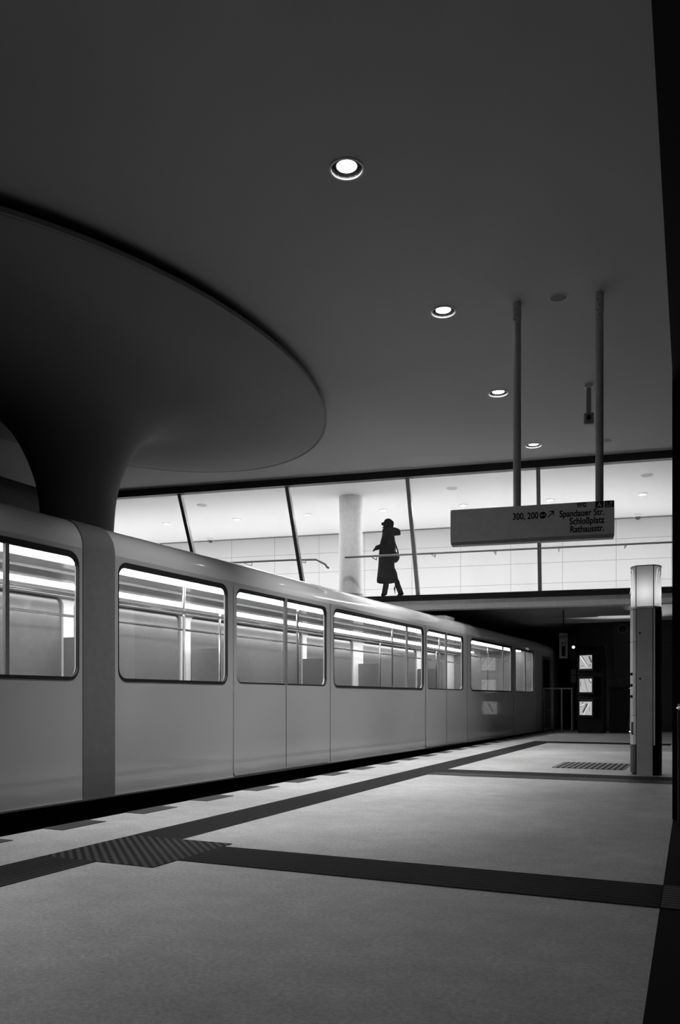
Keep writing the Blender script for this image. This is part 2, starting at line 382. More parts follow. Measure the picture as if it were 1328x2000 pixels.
# inclined glazing: foot at y = 0, z = 3.3; head at y = -1.3, z = 5.6
yz = lambda z: -1.3*(z-3.3)/2.3
for k, l in enumerate([0.0, 2.68, 5.36, 8.04, 10.62, 13.3]):
    l0, l1 = (-.9, 0) if k == 0 else ([0.0, 2.68, 5.36, 8.04, 10.62, 13.3][k-1], l)
    g = MB().add([(-l1+.03, 0, 3.3), (-l0-.03, 0, 3.3), (-l0-.03, -1.3, 5.6), (-l1+.03, -1.3, 5.6),
                  (-l1+.03, .012, 3.3), (-l0-.03, .012, 3.3), (-l0-.03, -1.288, 5.6), (-l1+.03, -1.288, 5.6)],
                 [(0, 1, 2, 3), (7, 6, 5, 4), (0, 4, 5, 1), (1, 5, 6, 2), (2, 6, 7, 3), (3, 7, 4, 0)])
    g = struct(bl(g, 'window_%d' % (k+1), M_GLASS))
    if 0 < k:
        m = MB().add([(-l-.04*s_, y, z) for y, z in ((-.02, 3.29), (.12, 3.29), (-1.18, 5.6), (-1.32, 5.6)) for s_ in (1, -1)],
            [(0, 1, 3, 2), (2, 3, 5, 4), (4, 5, 7, 6), (6, 7, 1, 0), (0, 2, 4, 6), (7, 5, 3, 1)])
        o = m.build('window_frame', M_MULL, parent=g)
# round column in the passage
c = empty('round_column', B(7.07, .56, 3.33), BR, 'thick white round column in the bright passage behind the train roof', 'column')
MB().lathe([(.28, 0), (.28, HALL_Z-3.33)], cap=True).build('shaft', mat('column_white', .85, .6), c, smooth=40)
MB().lathe([(.30, 0), (.30, .10), (.285, .11)], cap=True).build('base_ring', M_ALU, c, smooth=40)
# handrails
def rail(l0, l1, name, label, bend):
    t = empty(name, B(l0, -.02, 3.3), BR, label, 'handrail')
    z = .92; L = l1-l0
    pts = [(-L*i/6, 0, z) for i in range(7)]
    if bend == 'start': pts = [(.04, .06, z-.22), (0.0, .03, z-.2), (-.03, 0, z-.14), (-.25, 0, z-.02)] + pts[1:]
    if bend == 'right': pts = [(.10-.1, 0.16, z-.10), (.05-.12, .10, z-.09), (0-.12, .04, z-.03)] + [(-.22, 0, z)]+pts[1:]
    MB().tube(pts, .024).build('rail_tube', M_MULL, t, smooth=60)
    for i in range(int(L/1.34)+1):
        x = -.5-1.34*i
        if -x > L: break
        # bracket reaching forward to the leaning glass frame
        MB().tube([(x, 0, z), (x, -.05, z-.10), (x, -.50, z-.12)], .012).build('bracket', M_MULL, t, smooth=60)
    return t
rail(-.9, 7.06, 'handrail', 'grey handrail behind the glass, crossing in front of the walking person', None)
rail(7.50, 12.9, 'handrail', 'grey handrail with a down-bent end left of the round column', 'start')
# bracket hooks on the back wall near the column
# passage ceiling fittings
p0 = None
for l, lab in ((12.65, 'leftmost'), (10.6, 'second from left'), (8.62, 'third from left'), (6.6, 'just right of the round column'), (4.58, 'left of the hanging sign'), (2.5, 'behind the hanging sign'), (.4, 'rightmost')):
    if p0 is None:
        p0 = empty('passage_downlight', B(l, 2.05, HALL_Z), BR)
        MB().lathe([(.11, 0), (.11, -.02), (.085, -.02)], cap=False).build('trim_ring', M_WHITE, p0, smooth=40)
        MB().lathe([(.085, -.006), (.04, -.022), (.001, -.026)], cap=True).build('diffuser', M_LAMP, p0, smooth=60); o = p0
    else:
        o = copy_tree(p0); o.location = B(l, 2.05, HALL_Z)
    tag(o, 'round glowing downlight in the passage ceiling, %s' % lab, 'ceiling light', 'downlights in the bright passage')
s0 = None
for l, lab in ((10.82, 'near the left mullion'), (4.64, 'between person and hanging sign'), (.46, 'at the far right')):
    if s0 is None:
        s0 = empty('ceiling_speaker', B(l, .36, HALL_Z), BR); o = s0
        MB().lathe([(.13, 0), (.13, -.01), (.115, -.014)]).build('rim', M_WHITE, s0, smooth=40)
        MB().lathe([(.115, -.012), (.001, -.014)]).build('grille', mat('grille_grey', .45, .7), s0)
    else: o = copy_tree(s0); o.location = B(l, .36, HALL_Z)
    tag(o, 'small round grey speaker in the passage ceiling, %s' % lab, 'speaker', 'speakers in the passage ceiling')
d0 = None
for l, lab in ((12.35, 'at the left, beside the leftmost mullion'), (.32, 'at the right, above the help post')):
    if d0 is None:
        d0 = empty('dome_camera', B(l, 4.25, HALL_Z), BR); o = d0
        MB().lathe([(.10, 0), (.10, -.06), (.075, -.075)]).build('housing', M_WHITE, d0, smooth=40)
        MB().lathe([(.075, -.07), (.065, -.11), (.035, -.14), (.001, -.15)]).build('dome', mat('smoked_dome', .05, .1), d0, smooth=60)
    else: o = copy_tree(d0); o.location = B(l, 4.25, HALL_Z)
    tag(o, 'white dome camera below the passage ceiling %s' % lab, 'camera', 'dome cameras in the passage')

# ------------------------------------------------------------------ ceiling downlights of the hall
dl = None
labs = ['out of the frame above the camera, over the platform', 'nearest and largest glowing downlight high in the middle of the ceiling', 'second glowing downlight, left of the sign poles', 'third glowing downlight, just left of the left sign pole', 'farthest and smallest glowing downlight, right of the left sign pole']
for (x, y), lab in zip(SPOTS, labs):
    if dl is None:
        dl = empty('downlight', (x, y, HALL_Z)); o = dl
        MB().lathe([(.160, 0), (.160, -.012), (.142, -.012), (.142, .05)]).build('trim_ring', M_TRIM, dl, smooth=40)
        MB().lathe([(.142, .05), (.096, .052)]).build('dark_baffle', M_SHADOW, dl)
        MB().lathe([(.100, .055), (.100, .02), (.092, .02), (.092, .055)]).build('collar', M_ALU, dl, smooth=40)
        MB().lathe([(.092, .035), (.05, .03), (.001, .028)]).build('lens', M_LAMP, dl, smooth=60)
    else: o = copy_tree(dl); o.location = (x, y, HALL_Z)
    tag(o, ('round downlight ' + lab) if lab.startswith('out') else lab, 'ceiling light', 'downlights in the hall ceiling')
    light('downlight_lamp', 'SPOT', (x, y, HALL_Z+.01), SPOT_POWER[y], spot_size=R(65), spot_blend=1.0, shadow_soft_size=.09, rot=(0, R(10), 0))
o = empty('ceiling_speaker', (-1.70, 9.99, HALL_Z), 0, 'round flush grey speaker in the hall ceiling between the sign poles', 'speaker')
MB().lathe([(.112, 0), (.112, -.006), (.10, -.008)]).build('rim', M_POLE, o, smooth=40)
MB().lathe([(.10, -.006), (.001, -.008)]).build('grille', mat('speaker_grille', .12, .7), o)
o = empty('ceiling_speaker', (-1.81, 15.9, HALL_Z), 0, 'small faint round speaker in the hall ceiling right of the right sign pole', 'speaker')
MB().lathe([(.10, 0), (.10, -.006), (.09, -.008)]).build('rim', M_POLE, o, smooth=40)
MB().lathe([(.09, -.006), (.001, -.008)]).build('grille', MATS['speaker_grille'], o)

# mushroom column with a wide oval capital
mc = empty('flared_column', (-8.38, 9.2, -1.15), 0, 'dark flared column behind the train spreading into a wide oval disc', 'column')
prof = [(.54, -1.15), (.52, 1.5), (.50, 3.0), (.51, 3.5), (.55, 3.9), (.63, 4.2), (.74, 4.48), (.90, 4.76), (1.13, 4.98), (1.5, 5.13), (2.0, 5.23), (2.6, 5.36), (3.17, 5.53)]
def oval(r): t = max(0, (r-.6)/2.6); return (r, r*(1+.5625*t))
pr = [(oval(r)[0], oval(r)[1], z+1.15) for r, z in prof]
def smooth_prof(p, n=5):
    out = []
    for i in range(len(p)-1):
        a, b, c_, d = p[max(i-1, 0)], p[i], p[i+1], p[min(i+2, len(p)-1)]
        for k in range(n):
            t = k/n
            out.append(tuple(.5*((2*b[j])+(c_[j]-a[j])*t+(2*a[j]-5*b[j]+4*c_[j]-d[j])*t*t+(3*b[j]-a[j]-3*c_[j]+d[j])*t**3) for j in range(3)))
    return out+[p[-1]]
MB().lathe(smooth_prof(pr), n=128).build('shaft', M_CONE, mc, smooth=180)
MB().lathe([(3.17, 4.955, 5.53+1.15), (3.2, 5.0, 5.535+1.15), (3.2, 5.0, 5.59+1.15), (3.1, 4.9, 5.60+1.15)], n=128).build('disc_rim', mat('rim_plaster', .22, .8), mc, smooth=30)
MB().lathe([(2.98, 4.78, 5.58+1.15), (2.98, 4.78, HALL_Z+1.15-.005)], n=128).build('shadow_gap', M_SHADOW, mc, smooth=30)
MB().lathe([(3.1, 4.9, 5.595+1.15), (.1, .1, 5.595+1.15)], n=128).build('disc_top', M_SHADOW, mc)

# ------------------------------------------------------------------ hanging direction sign
sd = math.atan2(.15, .94)
sg = empty('hanging_sign', (-2.18, 9.93, 2.85), sd, 'long grey direction sign hanging on two poles in front of the bright glazing', 'sign')
MB().plate(rrect(-.80, 1.118, 0, .425, .02, 3), [], lambda u, v, t: (u, t, v), -.06, .06).build('sign_box', M_SIGN, sg)
MB().box(-.79, 1.11, -.062, .062, -.012, .035).build('bottom_rail', M_SIGNEDGE, sg, bevel=.004)
for x in (0, .952):
    p = MB().cyl((x, 0, .42), (x, 0, HALL_Z-2.85-.03), .047, 28).build('pole', M_POLE, sg, smooth=40)
    MB().cyl((x, 0, HALL_Z-2.85-.22), (x, 0, HALL_Z-2.85), .052, 28).build('sleeve', M_POLE, p, smooth=40)
    for a in range(4): MB().cyl((x-.02*(a % 2), -.054, 2.62+.06*a), (x-.02*(a % 2), -.045, 2.62+.06*a), .006, 8).build('screw', M_INK, p)
fy = -.0605
def st(n, s, size, x, z, al='LEFT', m=None): return text(n, s, size, m or M_INK, sg, (x, fy, z), align=al, sx=.80, bold=.0024)
st('lettering', '300, 200', .108, .252, .262, 'RIGHT')
st('lettering', 'Spandauer Str.', .108, 1.005, .262, 'RIGHT')
st('lettering', 'Schloßplatz', .108, 1.005, .168, 'RIGHT')
st('lettering', 'Rathausstr.', .108, 1.005, .072, 'RIGHT')
MB().cyl((.305, fy+.001, .297), (.305, fy-.002, .297), .040, 28).build('bus_disc', M_INK, sg)
text('lettering', 'BUS', .034, M_SIGN, sg, (.305, fy-.003, .286), align='CENTER', ext=.001)
# arrow pointing up to the right
def bar2(mb, a, b, w_, y0=fy-.0015):
    a, b = Vector(a), Vector(b); d = (b-a).normalized(); n = Vector((-d.y, d.x))*w_/2
    q = [a+n, b+n, b-n, a-n]
    return mb.add([(p.x, y0, p.y) for p in q]+[(p.x, y0+.0015, p.y) for p in q], [(0, 1, 2, 3), (7, 6, 5, 4), (0, 4, 5, 1), (1, 5, 6, 2), (2, 6, 7, 3), (3, 7, 4, 0)])
ar = MB(); bar2(ar, (.367, .268), (.427, .334), .011); bar2(ar, (.382, .337), (.433, .337), .011); bar2(ar, (.428, .341), (.428, .288), .011); ar.build('arrow', M_INK, sg)
p = MB().plate([(.70, .365), (.80, .365), (.80, .42), (.70, .42)], [[(.704, .369), (.796, .369), (.796, .416), (.704, .416)]], lambda u, v, t: (u, t, v), fy-.002, fy).build('toilet_mark', M_INK, sg)
text('lettering', 'WC', .058, M_INK, sg, (.75, fy, .373), align='CENTER', bold=.002)
MB().box(.905, .995, fy-.002, fy, .345, .42).build('exit_letter_plate', M_BLACK, sg)
text('lettering', 'A', .07, M_TRIM, sg, (.95, fy-.0025, .358), align='CENTER', bold=.001)
e = MB().box(1.013, 1.113, fy-.002, fy, .345, .42).build('exit_mark', M_BLACK, sg)
ar = MB(); y0 = fy-.0035
for a, b in (((1.045, .40), (1.033, .40)), ((1.033, .404), (1.033, .358)), ((1.029, .36), (1.085, .36)), ((1.082, .358), (1.082, .378)), ((1.055, .375), (1.09, .405)), ((1.065, .408), (1.094, .408)), ((1.091, .41), (1.091, .385))):
    bar2(ar, a, b, .007, y0)
ar.build('exit_arrow', M_SIGN, sg)

# hall camera on a hanging bracket
hc = empty('hanging_camera', (-1.75, 12.96, HALL_Z), sd, 'small grey camera box hanging on a flat ceiling bar, left of the right pole', 'camera')
MB().box(-.06, .06, -.04, .04, -.05, 0).build('ceiling_bracket', M_POLE, hc, bevel=.005)
MB().box(-.035, .035, -.02, .02, -.45, -.04).build('hanger_bar', mat('hanger_grey', .28, .5), hc, bevel=.004)
MB().box(-.075, .075, -.05, .10, -.62, -.44).build('housing', MATS['hanger_grey'], hc, bevel=.02)
MB().cyl((0, -.05, -.52), (0, -.075, -.52), .035, 20).build('lens', M_BLACK, hc, smooth=40)

# ------------------------------------------------------------------ help post
hp = empty('help_post', (-.79, 11.02, 0), 0, 'tall grey help post with a glowing translucent head on the platform', 'help post')
def hplan(w_, d_, f_, k=0.0):   # front face width f_, rounded sides
    h = w_/2; g = f_/2
    pts = [(-g, -d_/2), (g, -d_/2)]
    for a in (20, 45, 70, 90): pts.append((g+(h-g)*math.sin(R(a)), -d_/2*math.cos(R(a))*.88 - .0))
    pts += [(x, -y) for x, y in reversed(pts[2:5])]
    pts += [(g, d_/2), (-g, d_/2)]
    side = [(-x, y) for x, y in pts[2:9]]
    pts += [(x, y) for x, y in reversed(side)]
    return pts
def prism(poly, z0, z1): return flat(poly, z0, z1)
P = hplan(.36, .40, .19)
prism(hplan(.345, .385, .18), 0, 2.06).build('core', M_BLACK, hp)
front = MB().box(-.093, .093, -.206, -.19, 0, 2.07)
fp = front.build('front_panel', M_POST, hp, bevel=.004)
for z in (.95+1.62-.8, 1.20): MB().cyl((-.055, -.209, z), (-.055, -.2, z), .012, 14).build('keyhole', M_INK, fp)
# left shell in three segments, lit side's brightness put into its pale colour
lp = [p for p in P]
def side_shell(sgn, z0, z1, name, m):
    pts = [(-.107*1, -.193), (-.14, -.178), (-.168, -.13), (-.183, -.06), (-.185, .02), (-.183, .09), (-.16, .15)]
    inner = [(x*.93, y*.93) for x, y in pts]
    return prism([(sgn*-x*-1 if sgn > 0 else -x, y) for x, y in (pts+inner[::-1])] if sgn < 0 else pts+inner[::-1], z0, z1).build(name, m, hp)
ls = side_shell(1, .38, .74, 'side_panel', M_POSTLIGHT)
lm = side_shell(1, .745, 1.66, 'side_panel', M_POSTLIGHT)
side_shell(1, 1.665, 2.07, 'side_panel', M_POSTLIGHT)
side_shell(1, .03, .375, 'plinth', mat('plinth_grey', .06, .5))
for z in (.98, 1.12, 1.26): MB().cyl((-.165, -.165, z), (-.14, -.14, z), .018, 14).build('button', M_INK, lm, smooth=40)
MB().box(-.162, -.136, -.182, -.15, .50, .66).build('slot', mat('slot_grey', .15, .4), ls, bevel=.003)
MB().box(.100, .122, -.203, -.18, .375, 2.07).build('edge_strip', M_POSTLIGHT, hp, bevel=.003)
side_shell(-1, .0, 2.06, 'shaded_side_panel', M_BLACK)  # right side's shade put into the black colour
# head
hd = prism(hplan(.362, .40, .205), 2.10, 2.60)
head = hd.build('lamp_head', translucent('frosted_head', .75), hp)
prism(hplan(.37, .41, .21), 2.60, 2.612).build('head_cap', MATS['hanger_grey'], hp)
prism(hplan(.37, .41, .21), 2.075, 2.10).build('head_ring', M_TRIM, hp)
for x in (-.1025, .1025): MB().box(x-.005, x+.005, -.204, -.19, 2.10, 2.60).build('head_joint', MATS['hanger_grey'], head)
def logo(sgn):
    mb = MB()
    for rz, w_ in ((.19, .013), (.15, .010), (.11, .008)):
        pts = []
        for k in range(17):
            a = R(-78+156*k/16); off = .022*(1-math.cos(a))+(.19-rz)*.45
            u = .135+off
            ang = min(1.0, (u-.1025)/.078)
            y = -.206*math.sqrt(max(0.04, 1-ang**2*.8))
            pts.append((sgn*u, y-.002, 2.38+rz*math.sin(a)))
        mb.tube(pts, w_*.36, 6)
    return mb.build('logo_rings', emissive('logo_glow', .7), head)
logo(-1); logo(1)
text('lettering', 'SOS', .06, emissive('letter_glow', .7), head, (.118, -.203, 2.135), rot=(R(90), 0, R(34)), sx=.5)
light('help_post_lamp', 'POINT', (-.79, 11.02, 2.27), 2.6, shadow_soft_size=.06)

# ------------------------------------------------------------------ train
TP = (-5.30, 4.81); TA = R(-2.2)
tr = empty('subway_train', (TP[0], TP[1], 0), TA, 'long grey subway train with lit windows running along the platform edge', 'train')
S0, S1 = -9.0, 21.6                        # along the train
WZ0, WZ1 = 1.13, 2.27
wins = [(-8.2, -3.3, 'w'), (-3.1, -.75+.0, 'd')]
wins = [(-8.6, -6.4, 'd'), (-6.0, -2.4, 'w'), (-2.2, .98, 'w'), (1.50, 3.34, 'w'), (3.52, 5.82, 'd'), (6.05, 9.71, 'w'), (9.88, 12.04, 'd'), (12.56, 15.95, 'w'), (16.3, 18.28, 'd')]
side3 = lambda u, v, t: (t, u, v)          # u along, v up, t outward
holes = [rrect(a, b, WZ0, WZ1, .11) for a, b, k in wins]
side = MB().plate([(S0, .02), (S1, .02), (S1, 2.33), (S0, 2.33)], holes, side3, -.05, 0)
side.build('side_wall', M_TRAIN, tr)
MB().plate([(S0, .02), (S1, .02), (S1, 2.33), (S0, 2.33)], [rrect(a, b, WZ0, WZ1, .11) for a, b, k in wins], side3, -2.65, -2.60).build('side_wall', M_TRAIN, tr)
# roof: curved shoulders and crown
def roof_prof(inset=0):
    p = [(0, 2.33)]
    for k in range(1, 9): a = R(90*k/8); p.append((-.30+.30*math.cos(a), 2.33+.30*math.sin(a)))
    p += [(-.7, 2.70), (-1.325, 2.74), (-1.95, 2.70)]
    for k in range(8, 0, -1): a = R(90*k/8); p.append((-2.65+.30-.30*math.cos(a), 2.33+.30*math.sin(a)))
    p.append((-2.65, 2.33)); return p
rp = roof_prof()
rings = [[(x, S0, z) for x, z in rp], [(x, S1-.8, z) for x, z in rp]]
for k in range(1, 7):                       # rounded nose
    a = R(90*k/6); f_ = 1-.35*(1-math.cos(a)); y = S1-.8+.8*math.sin(a)
    rings.append([(-1.325+(x+1.325)*(1-.10*(1-math.cos(a))), y, 2.33-(0)+(z-2.33)*f_ - .12*(1-math.cos(a))) for x, z in rp])
MB().loft([r for r in rings], cap=False).build('roof', M_TROOF, tr, smooth=50)
gp = [(x+(.006 if x > -1.3 else -.006), z+(.006 if z > 2.4 else 0)) for x, z in [(0, .02)]+rp+[(-2.65, .02)]]
MB().loft([[(x, 1.03, z) for x, z in gp], [(x, 1.45, z) for x, z in gp]], cap=False).build('gangway_joint', mat('gangway_grey', .2, .6), tr, smooth=30)
# end face
ef = MB().plate([(-2.65, .02), (0, .02), (-.02, 2.33), (-.4, 2.52), (-2.25, 2.52), (-2.63, 2.33)], [rrect(-1.9, -.75, 1.1, 2.2, .1)], lambda u, v, t: (u, t, v), S1-.02, S1+.03).build('end_wall', M_TRAIN, tr)
MB().box(-1.9, -.75, S1-.005, S1+.005, 1.1, 2.2).build('end_window', M_TGLASS, tr)
MB().box(-2.65, 0, S0-.03, S0, .02, 2.6).build('end_wall', M_TRAIN, tr)
# dark cab door near the end
cd_ = MB().plate(rrect(19.25, 20.35, .10, 2.2, .08), [], side3, 0.0, .008).build('cab_door', mat('cab_door_grey', .10, .4), tr)
MB().plate(rrect(19.4, 20.2, 1.2, 2.1, .08), [], side3, 0.006, .012).build('cab_window', mat('dark_glass', .01, .08), cd_)
# skirt, underframe, bogies, sill trim
MB().box(-2.6, -.06, S0, S1, -.55, .02).build('underframe', M_BLACK, tr)
MB().box(-.02, .012, S0, S1-.1, .012, .028).build('sill_strip', M_ALU, tr)
for s_ in (-6.5, 2.5, 8.5, 17.8):
    b = MB().box(-2.4, -.25, s_-1.3, s_+1.3, -.9, -.55).build('bogie', M_BLACK, tr, bevel=.03)
    for ds in (-.9, .9): MB().cyl((-2.1, s_+ds, -.72), (-.45, s_+ds, -.72), .42, 24).build('wheelset', M_DARKMETAL, b, smooth=40)
# windows: gasket, pane; doors: outline seams and leaves
for a, b, kind in wins:
    g = MB().plate(rrect(a-.002, b+.002, WZ0-.012, WZ1+.012, .12), [rrect(a+.005, b-.005, WZ0+.02, WZ1-.04, .10)], side3, -.03, .006)
    if kind == 'd':
        d = MB()
        leaf = []
        mid = (a+b)/2
        root = MB().plate(rrect(a-.06, b+.06, .04, WZ1+.05, .05), [rrect(a+.0, b-.0, WZ0, WZ1, .1)], side3, -.002, .010).build('door', M_TRAIN, tr)
        MB().box(.009, .0115, mid-.006, mid+.006, .06, WZ0).build('door_seam', M_RUBBER, root)
        MB().box(-.02, .012, mid-.03, mid+.03, WZ0, WZ1).build('door_stile', mat('stile_grey', .25, .4), root)
        g2 = g.build('window_gasket', M_RUBBER, root)
        MB().box(-.024, -.016, a, mid, WZ0, WZ1).build('pane', M_TGLASS, root); MB().box(-.024, -.016, mid, b, WZ0, WZ1).build('pane', M_TGLASS, root)
    else:
        gg = g.build('window_gasket', M_RUBBER, tr)
        MB().box(-.024, -.016, a, b, WZ0, WZ1).build('window_pane', M_TGLASS, gg)
        if b-a > 3: MB().box(-.03, .004, b-.82, b-.78, WZ0, WZ1).build('window_bar', mat('stile_grey', .25, .4), gg)
# panel seams below the windows
for s_ in (-4.2, 6.0-.06, 9.80, 12.3, 16.12, 18.6):
    MB().box(-.001, .003, s_-.006, s_+.006, .03, 2.33).build('panel_seam', mat('seam_grey', .12, .5), tr)
# far windows, interior
for a, b, kind in wins: MB().box(-2.63, -2.62, a, b, WZ0, WZ1).build('far_pane', mat('night_glass', .16, .15), tr)
MB().box(-2.6, -.05, S0, S1-.9, .02, .06).build('cabin_floor', M_TFLOOR, tr)
MB().plate([(-2.6, S0), (-.05, S0), (-.05, 19.0), (-2.6, 19.0)], [], lambda u, v, t: (u, v, t), 2.34, 2.36).build('cabin_ceiling', M_TIN, tr)
MB().box(-2.6, -.05, 19.0, 19.05, .06, 2.36).build('cab_partition', mat('partition_grey', .2, .6), tr)
for x in (-.62, -2.03):
    c_ = MB().box(x-.10, x+.10, S0+.2, 18.9, 2.315, 2.34).build('light_strip', M_STRIP, tr)
MB().box(-1.5, -1.15, S0+.2, 18.9, 2.30, 2.34).build('vent_channel', M_ALU, tr)
MB().box(-2.60, -2.42, S0, 18.9, 2.27, 2.34).build('coving', M_TIN, tr)
for x in (-.55, -2.1):
    MB().tube([(x, S0+.3, 1.98), (x, 18.8, 1.98)], .017, 8).build('grab_rail', M_CHROME, tr)
inner = MB().plate([(S0, .06), (19, .06), (19, 2.3), (S0, 2.3)], [rrect(a, b, WZ0, WZ1, .11) for a, b, k in wins], side3, -2.6, -2.58).build('lining', M_TIN, tr)
# seat benches between doors, both sides
spans = [(-6.2, -2.5), (-2.1, 3.3), (6.1, 9.65), (12.3, 15.9)]
for a, b in spans:
    for x0, x1, xb in ((-2.56, -2.08, -2.56), (-.58, -.10, -.18)):
        bench = MB().box(x0, x1, a, b, .42, .52).build('seat_bench', M_TSEAT, tr, bevel=.02)
        MB().box(xb, xb+.08, a, b, .5, 1.22 if x0 < -1 else 1.12).build('backrest', M_TSEAT, bench, bevel=.02)
    for s_ in (a-.03, b+.03):
        MB().box(-2.56, -2.05, s_-.012, s_+.012, .4, 1.75).build('draught_screen', mat('screen_grey', .16, .3), tr)
        MB().tube([(-2.03, s_, .06), (-2.03, s_, 2.33)], .018, 8).build('grab_pole', M_CHROME, tr)
        MB().tube([(-.62, s_, .06), (-.62, s_, 2.33)], .018, 8).build('grab_pole', M_CHROME, tr)
# gangway frames inside the train
for s_ in (-.3, 10.95):
    MB().plate([(-2.6, .06), (-.05, .06), (-.05, 2.33), (-2.6, 2.33)], [rrect(-2.1, -.55, .1, 2.1, .15)], lambda u, v, t: (u, t, v), s_-.05, s_+.05).build('gangway_frame', MATS['screen_grey'], tr) if s_ > 50 else None
# roof hatch
MB().plate(rrect(12.0, 12.7, -.95, -.40, .08), [], lambda u, v, t: (v, u, t), 2.64, 2.735).build('roof_hatch', M_TROOF, tr)

# ------------------------------------------------------------------ things under the bridge
ms = empty('monitor_tower', (-3.12, 23.55, 0), 0, 'black tower of three square bright platform monitors under the overpass', 'monitor')
MB().box(-.36, .36, 0, .35, 0, 2.45).build('cabinet', M_BLACK, ms, bevel=.02)
mr = R(-28)
def bar(mb, a, b, w_): return bar2(mb, a, b, w_, -.262)
for i, z in enumerate((1.965, 1.32, .69)):
    mo = MB().box(-.25, .25, -.24, .10, z-.25, z+.25)
    mo = mo.build('monitor_housing', M_BLACK, ms, rot=(0, 0, mr), bevel=.015)
    MB().box(-.20, .20, -.2405, -.238, z-.185, z+.185).build('screen', emissive('screen_%d' % i, .42), mo)
    dk = MB(); lt = MB(); Y = -.2425
    if i == 0:
        bar2(dk, (-.13, z+.17), (.09, z-.14), .02, Y); bar2(dk, (.11, z+.16), (.19, z-.02), .05, Y); bar2(dk, (-.17, z-.12), (-.05, z-.09), .015, Y); bar2(dk, (.13, z-.13), (.15, z-.07), .03, Y)
        bar2(lt, (-.17, z+.16), (.07, z-.14), .02, Y-.001)
    if i == 1:
        bar2(dk, (-.05, z+.18), (.07, z-.18), .014, Y); bar2(dk, (-.17, z-.02), (-.16, z+.12), .02, Y); bar2(dk, (.10, z+.17), (.18, z+.06), .03, Y)
        bar2(lt, (.15, z+.17), (.155, z+.12), .02, Y-.001)
    if i == 2:
        bar2(dk, (-.19, z+.04), (.07, z+.13), .02, Y); bar2(dk, (-.09, z-.12), (.06, z+.12), .07, Y); bar2(dk, (-.13, z+.15), (-.08, z+.15), .03, Y); bar2(dk, (.125, z-.08), (.13, z+.02), .012, Y)
        bar2(lt, (-.19, z+.06), (-.03, z+.11), .02, Y-.001); bar2(lt, (-.07, z-.17), (.11, z+.14), .018, Y-.001)
    dk.build('picture_dark', emissive('pic_dark_%d' % i, .07), mo); lt.build('picture_light', emissive('pic_light_%d' % i, .95), mo)

a1 = empty('track_sign', (-3.525, 21.48, 1.99), R(9), 'narrow grey hanging sign reading A1 right of the train end', 'sign')
MB().plate(rrect(-.105, .105, 0, .64, .02, 3), [], lambda u, v, t: (u, t, v), -.02, .02).build('board', mat('small_sign_grey', .22, .5), a1)
text('lettering', 'SHD', .115, M_INK, a1, (0, -.021, .51), align='CENTER', sx=.8, bold=.001)
text('lettering', 'A1', .13, M_INK, a1, (.01, -.021, .345), align='CENTER', sx=.95, bold=.001)
MB().box(-.045, .045, -.022, -.02, .05, .32).build('dark_field', M_INK, a1)
MB().cyl((0, 0, .64), (0, 0, 3.22-1.99), .015, 10).build('hanger', M_BLACK, a1)

sl = empty('signal_lamp', (-3.84, 25.15, 0), R(10), 'black signal post with one small round white lamp right of the A1 sign', 'signal')
MB().cyl((0, 0, 0), (0, 0, 2.2), .04, 12).build('post', M_BLACK, sl)
MB().box(-.12, .12, -.06, .08, 2.1, 2.85).build('housing', M_BLACK, sl, bevel=.02)
MB().cyl((0, -.065, 2.49), (0, -.075, 2.49), .047, 20).build('lamp', emissive('signal_glow', .9), sl)
MB().plate(rrect(-.08, .08, 1.66, 1.84, .05), [], lambda u, v, t: (u, t, v), -.06, -.045).build('number_plate', mat('plate_grey', .06, .6), sl)
MB().plate(rrect(-.08, .08, 1.43, 1.65, .05), [], lambda u, v, t: (u, t, v), -.06, -.045).build('number_plate', MATS['plate_grey'], sl)

gt = empty('platform_gate', (-4.42, 23.6, 0), 0, 'grey tubular gate at the platform end beside the train', 'gate')
for i, x in enumerate((0, .24, .50, .78)):
    MB().cyl((x, 0, 0), (x, 0, 1.24), .028, 14).build('gate_post', mat('gate_grey', .10, .5), gt, smooth=40)
MB().tube([(-.02, 0, 1.24), (.80, 0, 1.24)], .026).build('gate_rail', MATS['gate_grey'], gt)
MB().tube([(0, 0, .62), (.26, 0, .62)], .02).build('gate_rail', MATS['gate_grey'], gt)

cb = empty('black_cabinet', (-2.42, 24.0, 0), R(8), 'low black cabinet with an overhanging top right of the monitors', 'cabinet')
MB().box(-.25, .25, -.2, .25, 0, 1.24).build('body', M_BLACK, cb, bevel=.01)
MB().box(-.30, .30, -.25, .28, 1.24, 1.30).build('top', M_BLACK, cb, bevel=.01)
MB().box(.12, .135, -.215, -.2, .6, .85).build('handle', M_DARKMETAL, cb)
ws = empty('wall_plate', (-2.52, 25.29, 1.47), 0, 'small square dark sign on the tiled end wall above the black cabinet', 'sign')
MB().box(-.14, .14, -.02, 0, -.13, .13).build('plate', mat('plate_black', .012, .4), ws, bevel=.004)
text('lettering', 'U', .16, mat('plate_ink', .07, .6), ws, (0, -.021, -.055), align='CENTER')
dc = empty('wall_camera', (-2.45, 25.29, 3.0), 0, 'round dark dome camera high on the tiled end wall', 'camera')
MB().cyl((0, 0, 0), (0, -.05, 0), .15, 28).build('mount_ring', mat('ring_grey', .05, .5), dc, smooth=40)
dm = MB().lathe([(.10, 0), (.09, .05), (.055, .09), (.001, .105)]).build('dome', M_BLACK, dc, loc=(0, -.05, 0), rot=(R(90), 0, 0), smooth=60)
fl = empty('floor_uplight', (-2.27, 24.8, 0), 0, 'flat glowing white light set in the floor left of the help post', 'floor light')
MB().lathe([(.17, 0), (.17, .012), (.14, .014)]).build('ring', M_ALU, fl, smooth=40)
MB().lathe([(.14, .013), (.001, .013)]).build('lens', M_LAMP, fl)
